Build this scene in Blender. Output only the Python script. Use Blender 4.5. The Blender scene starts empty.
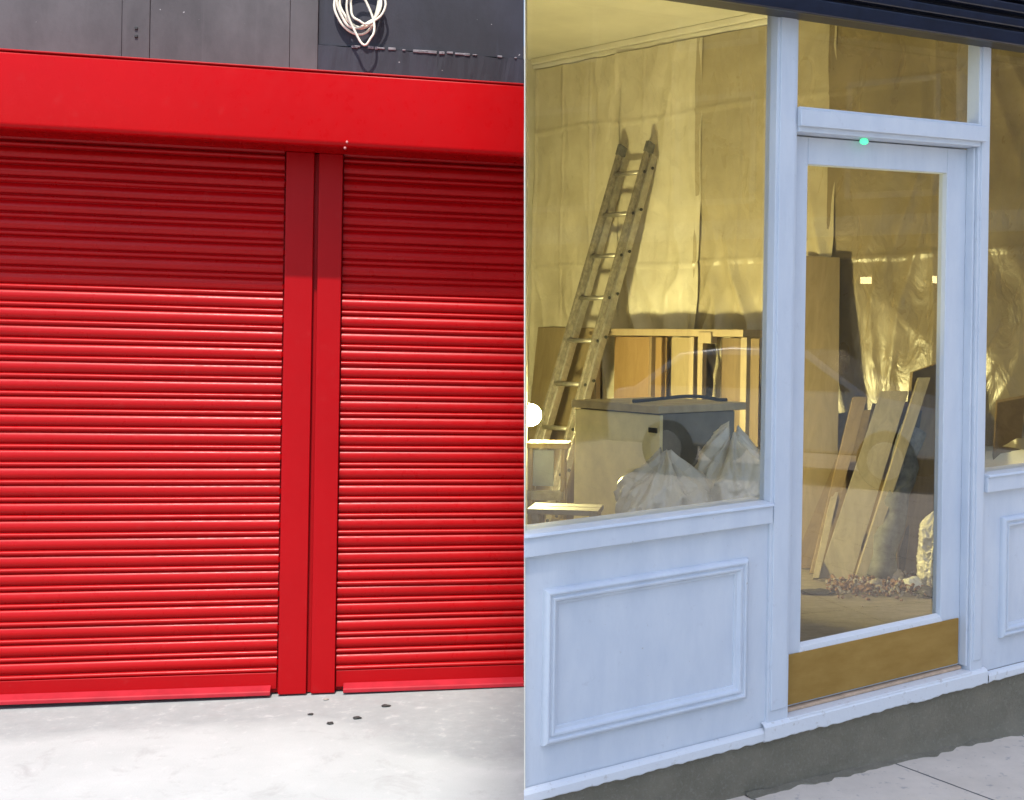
import bpy, bmesh, math, random
from mathutils import Vector, noise as mnoise, Matrix
random.seed(7)
C = bpy.context.scene.collection
rad = math.radians

# ------------------------------------------------------------------ camera model (level view, 0.9 deg roll, shifted lens)
F_PX, PX, PY, TH, EYE = 1150.0, 620.0, 340.0, 0.016, 1.55
CT, ST = math.cos(TH), math.sin(TH)
CAM = Vector((0, 0, EYE))
def ray(x, y):
    a, b = (x-PX)/F_PX, -(y-PY)/F_PX
    return Vector((a*CT-b*ST, 1.0, a*ST+b*CT))
def on_z(x, y, z):
    d = ray(x, y); return CAM + d*((z-EYE)/d.z)
def at_depth(x, y, Y): return CAM + ray(x, y)*Y

class Frame:
    """vertical plane: u along the front, v up (v=0 at ground at the origin), w into the building; slope = rise of its level lines"""
    def __init__(s, O, U, slope):
        s.O = Vector(O); s.U = Vector(U).normalized(); s.W = Vector((-s.U.y, s.U.x, 0)); s.k = slope
    def P(s, u, v, w=0.0):
        return s.O + s.U*u + s.W*w + Vector((0, 0, v + s.k*u))
    def uv(s, x, y, w=0.0):
        d = ray(x, y); t = (s.W.dot(s.O-CAM)+w)/s.W.dot(d); p = CAM+d*t
        u = s.U.dot(p-s.O); return u, p.z - s.k*u
    def u(s, x, y, w=0.0): return s.uv(x, y, w)[0]
    def v(s, x, y, w=0.0): return s.uv(x, y, w)[1]
def frame_vp(pt, vp):
    d = ray(*vp); h = math.hypot(d.x, d.y); return Frame(pt, (d.x/h, d.y/h, 0), d.z/h)
LF = frame_vp(on_z(524, 684, 0), (6389, 477))      # shutter front
RF = frame_vp(on_z(880, 765, 0), (2532, 275))      # timber shopfront
# the party wall stands in the vertical-ish plane of the shop's free end
EA, EB = ray(524, 0), ray(524, 800)
EN = EA.cross(EB).normalized()
if EN.x < 0: EN = -EN
def end_u(fr, v, w):
    p0, p1 = fr.P(0, v, w), fr.P(1, v, w); a, b = EN.dot(p0-CAM), EN.dot(p1-CAM); return -a/(b-a)
def u_end(v, w, off=0.0):
    """u on the shopfront where its free left end lies"""
    p0, p1 = RF.P(0, v, w), RF.P(1, v, w)
    a, b = EN.dot(p0-CAM), EN.dot(p1-CAM)
    return -a/(b-a) + off
END = 'END'

# ------------------------------------------------------------------ mesh builder
class MB:
    def __init__(s): s.v = []; s.f = []; s.m = []
    def add(s, vs, fs, mi=0):
        o = len(s.v); s.v += [Vector(p) for p in vs]; s.f += [tuple(i+o for i in f) for f in fs]; s.m += [mi]*len(fs)
    def hexa(s, p, mi=0):
        s.add(p, [(0,3,2,1),(4,5,6,7),(0,1,5,4),(1,2,6,5),(2,3,7,6),(3,0,4,7)], mi)
    def fbox(s, fr, u0, u1, v0, v1, w0, w1, mi=0):
        def U(v, w): return (u_end(v, w) if u0 == END else u0)
        def T(v, w): return (end_u(fr, v, w)-.0005 if u1 == END else u1)
        s.hexa([fr.P(U(v0,w0),v0,w0), fr.P(T(v0,w0),v0,w0), fr.P(T(v0,w1),v0,w1), fr.P(U(v0,w1),v0,w1),
                fr.P(U(v1,w0),v1,w0), fr.P(T(v1,w0),v1,w0), fr.P(T(v1,w1),v1,w1), fr.P(U(v1,w1),v1,w1)], mi)
    def box(s, x0, x1, y0, y1, z0, z1, mi=0):
        s.hexa([(x0,y0,z0),(x1,y0,z0),(x1,y1,z0),(x0,y1,z0),(x0,y0,z1),(x1,y0,z1),(x1,y1,z1),(x0,y1,z1)], mi)
    def obox(s, o, ax, ay, az, mi=0):
        o, ax, ay, az = map(Vector, (o, ax, ay, az))
        s.hexa([o, o+ax, o+ax+ay, o+ay, o+az, o+az+ax, o+az+ax+ay, o+az+ay], mi)
    def bar(s, p, q, wid, thk, side, mi=0):
        p, q, side = Vector(p), Vector(q), Vector(side)
        d = (q-p).normalized(); a = (side - d*side.dot(d)).normalized(); b = d.cross(a)
        s.obox(p-a*wid/2-b*thk/2, a*wid, b*thk, q-p, mi)
    def tube(s, pts, r, n=8, mi=0, closed=False):
        pts = [Vector(p) for p in pts]; N = len(pts); vs = []; up = None
        for i, p in enumerate(pts):
            d = (pts[(i+1) % N]-pts[i-1]) if closed else (pts[min(i+1, N-1)]-pts[max(i-1, 0)])
            d.normalize()
            if up is None: up = d.orthogonal().normalized()
            up = (up - d*up.dot(d)).normalized(); sd = d.cross(up)
            rr = r[i] if isinstance(r, (list, tuple)) else r
            vs += [p + (up*math.cos(2*math.pi*k/n) + sd*math.sin(2*math.pi*k/n))*rr for k in range(n)]
        fs = []
        for i in range(N if closed else N-1):
            j = (i+1) % N
            for k in range(n):
                l = (k+1) % n; fs.append((i*n+k, i*n+l, j*n+l, j*n+k))
        if not closed: fs += [tuple(range(n-1, -1, -1)), tuple((N-1)*n+k for k in range(n))]
        s.add(vs, fs, mi)
    def grid(s, fn, nu, nv, mi=0, flip=False):
        vs = [fn(i/nu, j/nv) for j in range(nv+1) for i in range(nu+1)]; fs = []
        for j in range(nv):
            for i in range(nu):
                a = j*(nu+1)+i; q = (a, a+1, a+nu+2, a+nu+1); fs.append(q[::-1] if flip else q)
        s.add(vs, fs, mi)
    def sphere(s, c, r, nu=16, nv=10, mi=0, sc=(1,1,1), fn=None):
        c = Vector(c); vs = []; fs = []
        for j in range(nv+1):
            t = math.pi*j/nv
            for i in range(nu):
                a = 2*math.pi*i/nu
                d = Vector((math.sin(t)*math.cos(a), math.sin(t)*math.sin(a), math.cos(t)))
                k = fn(d) if fn else 1.0
                vs.append(c + Vector((d.x*sc[0], d.y*sc[1], d.z*sc[2]))*r*k)
        for j in range(nv):
            for i in range(nu):
                l = (i+1) % nu; fs.append((j*nu+i, (j+1)*nu+i, (j+1)*nu+l, j*nu+l))
        s.add(vs, fs, mi)
    def build(s, name, mats, parent=None, bevel=0.0, smooth=False, solid=0.0, label=None, kind=None, seg=2):
        me = bpy.data.meshes.new(name)
        off = Vector(parent_world(parent)) if parent else Vector((0, 0, 0))
        o = bpy.data.objects.new(name, me); C.objects.link(o)
        if parent is None and s.v and kind != 'structure':     # own origin at its base
            c = sum(s.v, Vector())/len(s.v); off = Vector((c.x, c.y, min(p.z for p in s.v))); o.location = off
        me.from_pydata([p-off for p in s.v], [], s.f)
        for m in (mats if isinstance(mats, (list, tuple)) else [mats]): me.materials.append(m)
        for p, mi in zip(me.polygons, s.m): p.material_index = mi; p.use_smooth = smooth
        bm = bmesh.new(); bm.from_mesh(me); bmesh.ops.remove_doubles(bm, verts=bm.verts, dist=1e-6)
        if not smooth or bevel: bmesh.ops.recalc_face_normals(bm, faces=bm.faces)
        bm.to_mesh(me); bm.free()
        if parent: o.parent = parent
        if solid:
            md = o.modifiers.new('solid', 'SOLIDIFY'); md.thickness = solid; md.offset = 0
        if bevel:
            md = o.modifiers.new('bevel', 'BEVEL'); md.width = bevel; md.segments = seg; md.limit_method = 'ANGLE'; md.angle_limit = rad(40)
            for p in me.polygons: p.use_smooth = True
            wn = o.modifiers.new('wn', 'WEIGHTED_NORMAL'); wn.keep_sharp = True
        if label: o['label'] = label
        if kind: o['kind'] = kind
        return o
def parent_world(p):
    v = Vector((0, 0, 0))
    while p is not None: v += p.location; p = p.parent
    return v
def thing(name, label, cat, loc, group=None):
    o = bpy.data.objects.new(name, None); C.objects.link(o); o.location = loc; o.empty_display_size = .1
    tag(o, label, cat, group); return o
def tag(o, label, cat, group=None):
    o['label'] = label; o['category'] = cat
    if group: o['group'] = group
    return o

# ------------------------------------------------------------------ materials
class NT:
    def __init__(s, name):
        s.mat = bpy.data.materials.new(name); s.mat.use_nodes = True; s.t = s.mat.node_tree
        s.b = s.t.nodes['Principled BSDF']; s.out = s.t.nodes['Material Output']; s._co = None
    def n(s, typ, **kw):
        nd = s.t.nodes.new(typ)
        for k, v in kw.items():
            if k in nd.inputs: nd.inputs[k].default_value = v
            else: setattr(nd, k, v)
        return nd
    def l(s, a, b): s.t.links.new(a, b)
    def set(s, **kw):
        for k, v in kw.items(): s.b.inputs[k.replace('_', ' ')].default_value = v
    def co(s):
        if not s._co: s._co = s.n('ShaderNodeNewGeometry').outputs['Position']
        return s._co
    def scaled(s, sx, sy, sz, rz=0.0):
        m = s.n('ShaderNodeMapping'); m.inputs['Scale'].default_value = (sx, sy, sz); m.inputs['Rotation'].default_value = (0, 0, rz)
        s.l(s.co(), m.inputs['Vector']); return m.outputs[0]
    def noise(s, scale, detail=5, rough=.55, vec=None, dist=0.0):
        nd = s.n('ShaderNodeTexNoise'); nd.inputs['Scale'].default_value = scale; nd.inputs['Detail'].default_value = detail
        nd.inputs['Roughness'].default_value = rough; nd.inputs['Distortion'].default_value = dist
        s.l(vec or s.co(), nd.inputs['Vector']); return nd.outputs['Fac']
    def ramp(s, fac, stops):
        r = s.n('ShaderNodeValToRGB'); e = r.color_ramp.elements
        while len(e) < len(stops): e.new(.5)
        for k, (p, c) in enumerate(stops):
            e[k].position = p; e[k].color = (c, c, c, 1) if isinstance(c, (int, float)) else (*c, 1)
        s.l(fac, r.inputs[0]); return r.outputs[0]
    def mix(s, fac, a, b):
        m = s.n('ShaderNodeMix', data_type='RGBA')
        for sock, val in ((m.inputs[0], fac), (m.inputs[6], a), (m.inputs[7], b)):
            if hasattr(val, 'links'): s.l(val, sock)
            else: sock.default_value = val if isinstance(val, float) else (*val, 1)
        return m.outputs[2]
    def math(s, op, a, b=0.0, c=0.0):
        m = s.n('ShaderNodeMath', operation=op)
        for i, v in enumerate((a, b, c)):
            if hasattr(v, 'links'): s.l(v, m.inputs[i])
            else: m.inputs[i].default_value = v
        return m.outputs[0]
    def color(s, c): s.l(c, s.b.inputs['Base Color'])
    def bump(s, h, strength=.3, dist=.01):
        b = s.n('ShaderNodeBump'); b.inputs['Strength'].default_value = strength; b.inputs['Distance'].default_value = dist
        s.l(h, b.inputs['Height']); s.l(b.outputs[0], s.b.inputs['Normal'])
    def rough(s, fac, a, b):
        s.l(s.ramp(fac, [(.3, a), (.7, b)]), s.b.inputs['Roughness'])

def simple(name, c, rough=.6, var=.15, scale=12, bump=0.0, metal=0.0, spec=.5, bscale=60):
    m = NT(name); m.set(Roughness=rough, Metallic=metal, Specular_IOR_Level=spec)
    f = m.noise(scale, 6, .6)
    m.color(m.ramp(f, [(.3, tuple(x*(1-var) for x in c)), (.7, tuple(min(1, x*(1+var)) for x in c))]))
    if bump: m.bump(m.noise(bscale, 4), bump, .004)
    return m.mat

def red_paint(name, c, rough, spec=.2):
    m = NT(name); m.set(Specular_IOR_Level=spec)
    n1 = m.noise(3.0, 6, .6); n2 = m.noise(28, 5, .6, m.scaled(1, 1, .8))
    a = m.mix(m.ramp(n1, [(.35, 0.0), (.75, .35)]), c, tuple(x*.78 for x in c))
    dust = m.ramp(m.noise(14, 8, .7), [(.60, 0.0), (.85, .07)])
    m.color(m.mix(dust, a, (.45, .2, .18)))
    m.rough(n2, rough-.05, rough+.1)
    m.bump(m.noise(90, 3), .04, .002)
    return m.mat
M = {}
RED = (.375, .0015, .003)
M['red_hood'] = red_paint('red_hood', (.435, .0012, .003), .29, .13)
M['red_slat'] = red_paint('red_slat', RED, .30, .19)
M['red_dusty'] = simple('dusty_red_lip', (.37, .016, .026), .5, .15, 12, spec=.25)
M['red_guide'] = red_paint('red_guide', (.35, .0015, .004), .36, .15)

def timber_paint():
    m = NT('pale_blue_timber_paint'); m.set(Specular_IOR_Level=.4)
    g = m.noise(9, 6, .65, m.scaled(1, 1, .35)); f = m.noise(60, 5, .6, m.scaled(1, 1, .12))
    c = m.mix(m.ramp(g, [(.3, 0.0), (.75, 1.0)]), (.52, .57, .645), (.615, .655, .71))
    sc = m.ramp(m.noise(22, 10, .75), [(.60, 0.0), (.72, .6)])
    c = m.mix(sc, c, (.45, .475, .53))
    chip = m.ramp(m.noise(46, 6, .7), [(.70, 0.0), (.72, .8)])
    m.color(m.mix(chip, c, (.36, .33, .29)))
    m.rough(f, .36, .62)
    m.bump(f, .3, .004)
    return m.mat
M['paint'] = timber_paint()
def worn_sill():
    m = NT('chipped_white_sill_paint'); m.set(Roughness=.55)
    g = m.noise(30, 9, .7)
    m.color(m.mix(m.ramp(g, [(.58, 0.0), (.70, 1.0)]), (.66, .68, .71), (.46, .44, .43)))
    m.bump(g, .3, .004); return m.mat
M['sill_paint'] = worn_sill()

def render_plinth():
    m = NT('grey_cement_plinth'); m.set(Roughness=.9)
    g = m.noise(6, 8, .65); h = m.noise(70, 6, .7)
    c = m.mix(m.ramp(g, [(.3, 0.0), (.72, 1.0)]), (.16, .145, .105), (.235, .21, .155))
    m.color(m.mix(m.ramp(h, [(.52, 0.0), (.72, .5)]), c, (.31, .29, .24))); m.bump(m.noise(110, 6, .75), .9, .008); return m.mat
M['plinth'] = render_plinth()
M['navy'] = simple('navy_painted_metal', (.005, .007, .018), .42, .3, 20, .08)
M['navy_rib'] = simple('navy_painted_rib', (.007, .010, .024), .35, .3, 20, .08)
def kick():
    m = NT('brown_brass_kick_plate'); m.set(Metallic=.15, Roughness=.42, Specular_IOR_Level=.25)
    g = m.noise(7, 6, .6, m.scaled(1, 1, 2.5)); f = m.noise(50, 5, .6, m.scaled(.4, .4, 6))
    m.color(m.mix(m.ramp(g, [(.3, 0.0), (.7, 1.0)]), (.29, .165, .035), (.37, .225, .058)))
    m.rough(f, .4, .58); m.bump(f, .06, .002); return m.mat
M['kick'] = kick()
M['bare_wood'] = simple('bare_pinkish_timber', (.50, .36, .25), .7, .2, 30, .2)

def wood(name, a, b, rot=0.0, rough=.6):
    m = NT(name); m.set(Roughness=rough)
    g = m.noise(5, 7, .65, m.scaled(3, 3, .5, rot), 1.2)
    m.color(m.mix(m.ramp(g, [(.3, 0.0), (.7, 1.0)]), a, b)); m.bump(g, .15, .003); return m.mat
M['ply_pale'] = wood('pale_plywood', (.28, .215, .12), (.36, .29, .17))
M['ply_orange'] = wood('orange_plywood', (.26, .16, .065), (.33, .215, .095))
M['ply_brown'] = wood('brown_board', (.13, .085, .04), (.20, .135, .065))
M['ply_grey'] = wood('grey_brown_board', (.20, .165, .11), (.30, .25, .17))
M['ply_dull'] = wood('dull_brown_board', (.19, .14, .07), (.25, .185, .10))
M['timber'] = wood('sawn_timber', (.25, .19, .11), (.34, .27, .17))
M['alu'] = simple('dull_aluminium', (.42, .40, .36), .42, .2, 25, .1, metal=.75)
M['alu_dirty'] = simple('paint_spattered_aluminium', (.27, .245, .20), .5, .35, 30, .2, metal=.35)
M['rubber'] = simple('black_rubber', (.02, .02, .02), .7, .2)
M['dark'] = simple('dark_grime', (.03, .028, .025), .75, .4, 20, .3)
M['plaster'] = simple('pale_plaster', (.70, .66, .56), .85, .12, 3, .15)
M['ceiling'] = simple('ceiling_plaster', (.80, .77, .68), .9, .08, 2.5, .1)
M['cabinet_pale'] = simple('scuffed_cream_board', (.80, .72, .43), .6, .12, 9, .08)  # cream lightened so the cabinet end looks lamplit; also colours a plain sheet
M['cabinet_grey'] = simple('dark_grey_laminate', (.14, .14, .13), .5, .2, 9, .08)  # darkness of the cabinet's shaded side put into the colour
M['cabinet_top'] = simple('dusty_worktop', (.40, .33, .20), .6, .2, 12, .1)
M['grey_roll'] = simple('grey_felt_roll', (.13, .13, .12), .9, .35, 25, .4)
M['stone'] = simple('broken_masonry', (.33, .29, .25), .9, .35, 25, .5)
M['brick_bit'] = simple('broken_red_brick', (.22, .125, .085), .9, .35, 25, .5)
M['steel_grey'] = simple('blue_grey_plastic', (.30, .34, .40), .45, .15, 9)
def floor_mat():
    m = NT('dusty_floorboards'); m.set(Roughness=.75)
    g = m.noise(7, 8, .7, m.scaled(1, 3, 1, .6)); h = m.noise(40, 6, .7)
    c = m.mix(m.ramp(g, [(.3, 0.0), (.72, 1.0)]), (.16, .13, .09), (.27, .23, .17))
    m.color(m.mix(m.ramp(h, [(.5, 0.0), (.8, .5)]), c, (.34, .31, .25))); m.bump(h, .3, .004); return m.mat
M['floorboards'] = floor_mat()
def sheet_mat(name='clear_plastic_dust_sheet', c=(.56, .51, .39), c2=(.76, .71, .58)):
    m = NT(name); m.set(Roughness=.32, Specular_IOR_Level=.5)
    f = m.noise(3, 6, .6)
    m.color(m.mix(m.ramp(f, [(.3, 0.0), (.7, 1.0)]), c, c2))
    fine = m.noise(7, 5, .5, m.scaled(1, 1, .5), 1.2)
    m.rough(fine, .22, .42); m.bump(fine, .45, .03); return m.mat
M['sheet'] = sheet_mat()
M['sheet_brown'] = sheet_mat('dusty_brown_dust_sheet', (.17, .132, .075), (.25, .20, .125))  # browner, darker copy: the lamp's falloff put into the colour
M['sheet_tan'] = sheet_mat('dusty_tan_dust_sheet', (.36, .31, .21), (.48, .42, .30))  # darker copy for the sheet farther from the lamp, dimming put into colour
M['sack'] = sheet_mat('pale_woven_sack', (.46, .43, .36), (.60, .57, .49))
M['sack_white'] = sheet_mat('white_mesh_sack', (.62, .62, .58), (.75, .74, .70))
M['cable'] = simple('ivory_cable', (.78, .74, .60), .45, .1, 20)

def wall_mat(name, a, b, streak):
    m = NT(name); m.set(Roughness=.7)
    g = m.noise(2.5, 8, .65, m.scaled(1, 1, .5)); s = m.noise(9, 4, .6, m.scaled(3.0, 3.0, .12))
    c = m.mix(m.ramp(g, [(.38, 0.0), (.62, 1.0)]), tuple(x*.8 for x in a), tuple(x*1.12 for x in b))
    c = m.mix(m.ramp(s, [(.6, 0.0), (.75, streak)]), c, tuple(x*1.35 for x in b))
    sp = m.ramp(m.noise(34, 3, .5), [(.745, 0.0), (.77, .8)])
    m.color(m.mix(sp, c, (.5, .48, .48))); m.bump(m.noise(30, 6, .7), .2, .004); return m.mat
M['wall_warm'] = wall_mat('weathered_grey_panel', (.062, .053, .056), (.084, .073, .076), .35)
M['wall_dark'] = wall_mat('dark_slate_panel', (.017, .017, .026), (.028, .028, .042), .5)
M['mortar'] = simple('chipped_mortar', (.20, .19, .20), .9, .5, 30, .5)
M['brick_far'] = simple('brick_wall', (.17, .11, .085), .85, .2, 5, .3)
M['render_far'] = simple('tower_render', (.5, .48, .44), .8, .1, 2)
M['white_trim'] = simple('white_trim', (.75, .75, .73), .5, .05)
M['dull_trim'] = simple('weathered_grey_trim', (.26, .255, .245), .6, .2)
M['car_paint'] = simple('silver_car_paint', (.45, .47, .5), .25, .05, metal=.6)
M['tyre'] = simple('tyre_rubber', (.02, .02, .02), .8, .1)

def concrete():
    m = NT('forecourt_concrete'); m.set(Roughness=.88)
    g = m.noise(1.6, 9, .65); h = m.noise(14, 9, .7); k = m.noise(120, 5, .7)
    # a greyer strip along the shutters, ending in a ragged edge
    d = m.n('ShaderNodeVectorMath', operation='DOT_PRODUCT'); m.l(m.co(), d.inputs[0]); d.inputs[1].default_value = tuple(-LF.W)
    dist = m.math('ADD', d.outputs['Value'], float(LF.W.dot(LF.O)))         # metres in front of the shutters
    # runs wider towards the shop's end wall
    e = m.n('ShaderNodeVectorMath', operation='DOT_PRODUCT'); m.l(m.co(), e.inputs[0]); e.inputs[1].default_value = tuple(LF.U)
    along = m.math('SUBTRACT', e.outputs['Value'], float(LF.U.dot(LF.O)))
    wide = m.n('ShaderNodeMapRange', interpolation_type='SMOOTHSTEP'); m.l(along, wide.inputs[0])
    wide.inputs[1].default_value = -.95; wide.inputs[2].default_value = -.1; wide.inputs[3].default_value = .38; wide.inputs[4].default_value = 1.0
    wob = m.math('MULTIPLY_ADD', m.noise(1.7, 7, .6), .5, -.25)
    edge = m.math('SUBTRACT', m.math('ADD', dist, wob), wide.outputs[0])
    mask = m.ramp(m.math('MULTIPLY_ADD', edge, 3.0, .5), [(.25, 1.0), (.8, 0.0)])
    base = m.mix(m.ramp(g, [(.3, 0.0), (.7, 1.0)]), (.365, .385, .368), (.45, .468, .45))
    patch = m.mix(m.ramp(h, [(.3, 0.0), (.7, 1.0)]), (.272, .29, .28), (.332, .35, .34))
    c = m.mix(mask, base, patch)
    c = m.mix(m.ramp(h, [(.57, 0.0), (.70, .5)]), c, (.52, .52, .50))
    c = m.mix(m.ramp(m.noise(5, 10, .72, None, .6), [(.54, 0.0), (.68, .55)]), c, (.29, .29, .28))
    m.color(m.mix(m.ramp(k, [(.62, 0.0), (.8, .35)]), c, (.30, .30, .29))); m.bump(m.math('ADD', h, k), .25, .006); return m.mat
M['concrete'] = concrete()
def slabs(d1, p1, pitch1, pitch2):
    m = NT('concrete_paving_slabs'); m.set(Roughness=.85)
    g = m.noise(4, 8, .65); h = m.noise(60, 6, .7)
    c = m.mix(m.ramp(g, [(.3, 0.0), (.7, 1.0)]), (.57, .495, .41), (.70, .61, .51))
    sp = m.ramp(m.noise(26, 4, .6), [(.60, 0.0), (.70, .7)])
    c = m.mix(sp, c, (.34, .31, .29))
    def line(nrm, p, pitch):
        d = m.n('ShaderNodeVectorMath', operation='DOT_PRODUCT'); m.l(m.co(), d.inputs[0]); d.inputs[1].default_value = tuple(nrm)
        x = m.math('DIVIDE', m.math('SUBTRACT', d.outputs['Value'], float(Vector(nrm).dot(p))), pitch)
        x = m.math('ADD', x, m.math('MULTIPLY_ADD', m.noise(9, 3), .010, -.005))
        fr = m.math('ABSOLUTE', m.math('SUBTRACT', m.math('FRACT', m.math('ADD', x, .5)), .5))
        return m.math('LESS_THAN', fr, .0045/pitch)
    nrm = Vector((-d1.y, d1.x, 0)).normalized()
    j = m.math('MAXIMUM', line(nrm, p1, pitch1), line(Vector((d1.x, d1.y, 0)).normalized(), p1 + d1.normalized()*.75, pitch2))
    m.color(m.mix(j, c, (.10, .095, .09)))
    m.bump(m.math('SUBTRACT', m.math('MULTIPLY', h, .6), m.math('MULTIPLY', j, 1.0)), .5, .006); return m.mat
J1, J2 = on_z(888, 762, 0), on_z(990, 800, 0); K1, K2 = on_z(1000, 730, 0), on_z(1024, 737, 0)
JD = J2-J1
JN = Vector((-JD.y, JD.x, 0)).normalized()
JP = abs(JN.dot((K1+K2)/2 - J1))
print('slab pitch', JP, JD, K2-K1)
M['slabs'] = slabs(JD, J1, JP, 1.2)
M['asphalt'] = simple('asphalt', (.05, .05, .052), .9, .25, 20, .4)
M['kerb'] = simple('granite_kerb', (.32, .31, .30), .85, .2, 20, .3)

def glass(name, tint=(.97, .98, .97), rough=.0, ior=1.5, boost=1.0):
    mat = bpy.data.materials.new(name); mat.use_nodes = True; t = mat.node_tree; t.nodes.clear()
    o = t.nodes.new('ShaderNodeOutputMaterial'); mx = t.nodes.new('ShaderNodeMixShader')
    tr = t.nodes.new('ShaderNodeBsdfTransparent'); tr.inputs[0].default_value = (*tint, 1)
    gl = t.nodes.new('ShaderNodeBsdfGlossy'); gl.inputs['Roughness'].default_value = rough
    fr = t.nodes.new('ShaderNodeFresnel')
    ge = t.nodes.new('ShaderNodeNewGeometry'); mr = t.nodes.new('ShaderNodeMapRange')    # same pane seen from either side
    mr.inputs['To Min'].default_value = ior; mr.inputs['To Max'].default_value = 1/ior
    t.links.new(ge.outputs['Backfacing'], mr.inputs['Value']); t.links.new(mr.outputs[0], fr.inputs['IOR'])
    mu = t.nodes.new('ShaderNodeMath'); mu.operation = 'MULTIPLY'; mu.inputs[1].default_value = boost; mu.use_clamp = True
    t.links.new(fr.outputs[0], mu.inputs[0]); t.links.new(mu.outputs[0], mx.inputs[0])
    t.links.new(tr.outputs[0], mx.inputs[1]); t.links.new(gl.outputs[0], mx.inputs[2]); t.links.new(mx.outputs[0], o.inputs[0])
    return mat
M['glass'] = glass('window_glass', (.95, .96, .94), .0, 1.5, 2.2)
M['dark_glass'] = simple('dark_window_glass', (.03, .035, .04), .06, .1)
def emit(name, c, s):
    mat = bpy.data.materials.new(name); mat.use_nodes = True; b = mat.node_tree.nodes['Principled BSDF']
    b.inputs['Base Color'].default_value = (*c, 1); b.inputs['Emission Color'].default_value = (*c, 1); b.inputs['Emission Strength'].default_value = s
    return mat
LAMP = 800.0
M['bulb'] = emit('lit_bulb', (1.0, .87, .36), LAMP)
M['warm_window'] = emit('lit_shop_window', (1.0, .72, .32), 7.0)
M['led'] = emit('green_indicator', (.12, .9, .45), .42)  # glow stands in for a green lens ghost, no lamp on the door

# ------------------------------------------------------------------ the setting: ground, road
ROAD0, ROAD1 = -3.2, -9.6
g = MB()
for a, b, z0, z1 in ((80, ROAD0, 0, 0), (ROAD0, ROAD0-.001, 0, -.13), (ROAD0-.001, ROAD1+.001, -.13, -.13), (ROAD1+.001, ROAD1, -.13, 0), (ROAD1, -300, 0, 0)):
    g.add([(-200, a, z0), (200, a, z0), (200, b, z1), (-200, b, z1)], [(3, 2, 1, 0)])
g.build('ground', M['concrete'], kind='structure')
c0 = RF.P(u_end(0, 0), 0); c0.z = 0
far = RF.P(14, 0); far.z = 0
pv = MB()
e0 = Vector((c0.x-.05*0, c0.y, 0))
back = ray(524, 800)
e1 = Vector((e0.x + .030*(e0.y-ROAD0)*0 + 0.06*(e0.y-ROAD0), ROAD0+.14, 0))
e2 = Vector((far.x, ROAD0+.14, 0)); e3 = far
pv.add([p + Vector((0, 0, .004)) for p in (e0 + RF.W*.1, e1, e2, e3 + RF.W*.1)], [(0, 1, 2, 3)])
pv.build('pavement', M['slabs'], kind='structure')
rd = MB(); rd.add([(-200, ROAD1+.01, -.126), (200, ROAD1+.01, -.126), (200, ROAD0-.01, -.126), (-200, ROAD0-.01, -.126)], [(0, 1, 2, 3)])
rd.build('road', M['asphalt'], kind='structure')
kb = MB()
for k in range(-40, 41):
    kb.box(k*.9+.004, k*.9+.896, ROAD0-.012, ROAD0+.13, -.12, .012)
kb.build('kerb', M['kerb'], kind='structure', bevel=.01)
mk = MB()
for k in range(-12, 13): mk.add([(k*5, -6.35, -.122), (k*5+2, -6.35, -.122), (k*5+2, -6.25, -.122), (k*5, -6.25, -.122)], [(0, 1, 2, 3)])
mk.build('road_marking', M['white_trim'], kind='structure')

# ------------------------------------------------------------------ left: garage front with red roller shutters
gar = thing('shuttered_garage', 'dark grey garage front with two closed red roller shutters under a red hood', 'garage', LF.P(-1, 0))
HD = -.33                                                    # how far the hood stands out
ht0 = (LF.v(0, 50, HD)+LF.v(524, 85, HD))/2; hb0 = (LF.v(0, 128, HD)+LF.v(524, 155, HD))/2
UR = -.012                                                   # right end, against the shop's end wall
UL = -5.2
def uend_l(w):                                               # where the garage front meets the shop's end wall
    p0, p1 = LF.P(0, 1, w), LF.P(1, 1, w); a, b = EN.dot(p0-CAM), EN.dot(p1-CAM); return -a/(b-a)
# wall over the hood: two claddings that meet at a vertical step
uj = LF.u(318, 40, -.06)
wl = MB(); us = [UL, LF.u(122, 30, -.06), LF.u(150, 30, -.06), LF.u(290, 30, -.06), uj]
for i, (a, b) in enumerate(zip(us[:-1], us[1:])):
    wl.fbox(LF, a+.0004, b-.0004, hb0+.02, 5.6, -.062-(.002 if i == 1 else 0), .2)
wl.build('wall_panel', M['wall_warm'], gar, bevel=.003, label='lighter warm grey cladding left of the cable')
wr = MB(); uw = uend_l(0)+.02
mark = LF.v(430, 52, -.05)
wr.fbox(LF, uj+.0, END, mark, 5.6, -.045, .2)
nb = 60
def strip(t, s):
    u = uj + (end_u(LF, hb0+.2, -.05)-uj)*t; top = mark-.004 + .006*mnoise.noise(Vector((u*14, 3, 0)))
    return LF.P(u, hb0+.02 + (top-hb0-.02)*s, -.056 - .004*mnoise.noise(Vector((u*30, s*6, 1))))
wr.grid(strip, nb, 6)
wr.build('wall_panel', M['wall_dark'], gar, label='darker slate cladding with a chipped ledge behind the cable')
for k in range(22):
    lg = MB()
    t = random.random(); u = LF.u(345, 45, -.05) + t*(uw-.06-LF.u(345, 45, -.05)-.02)
    L_ = random.uniform(.008, .05)
    lg.fbox(LF, u, u+L_, mark-.006+random.uniform(-.003, .003), mark+random.uniform(.001, .006), -.062, -.044)
    lg.build('ledge_chip', M['mortar'], gar, bevel=.002)
for y in (28, 36):
    scw = MB(); u, v = LF.uv(136, y, -.07); scw.fbox(LF, u-.006, u+.006, v-.006, v+.006, -.0705, -.06)
    scw.build('bolt', M['rubber'], gar, bevel=.002)
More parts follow.
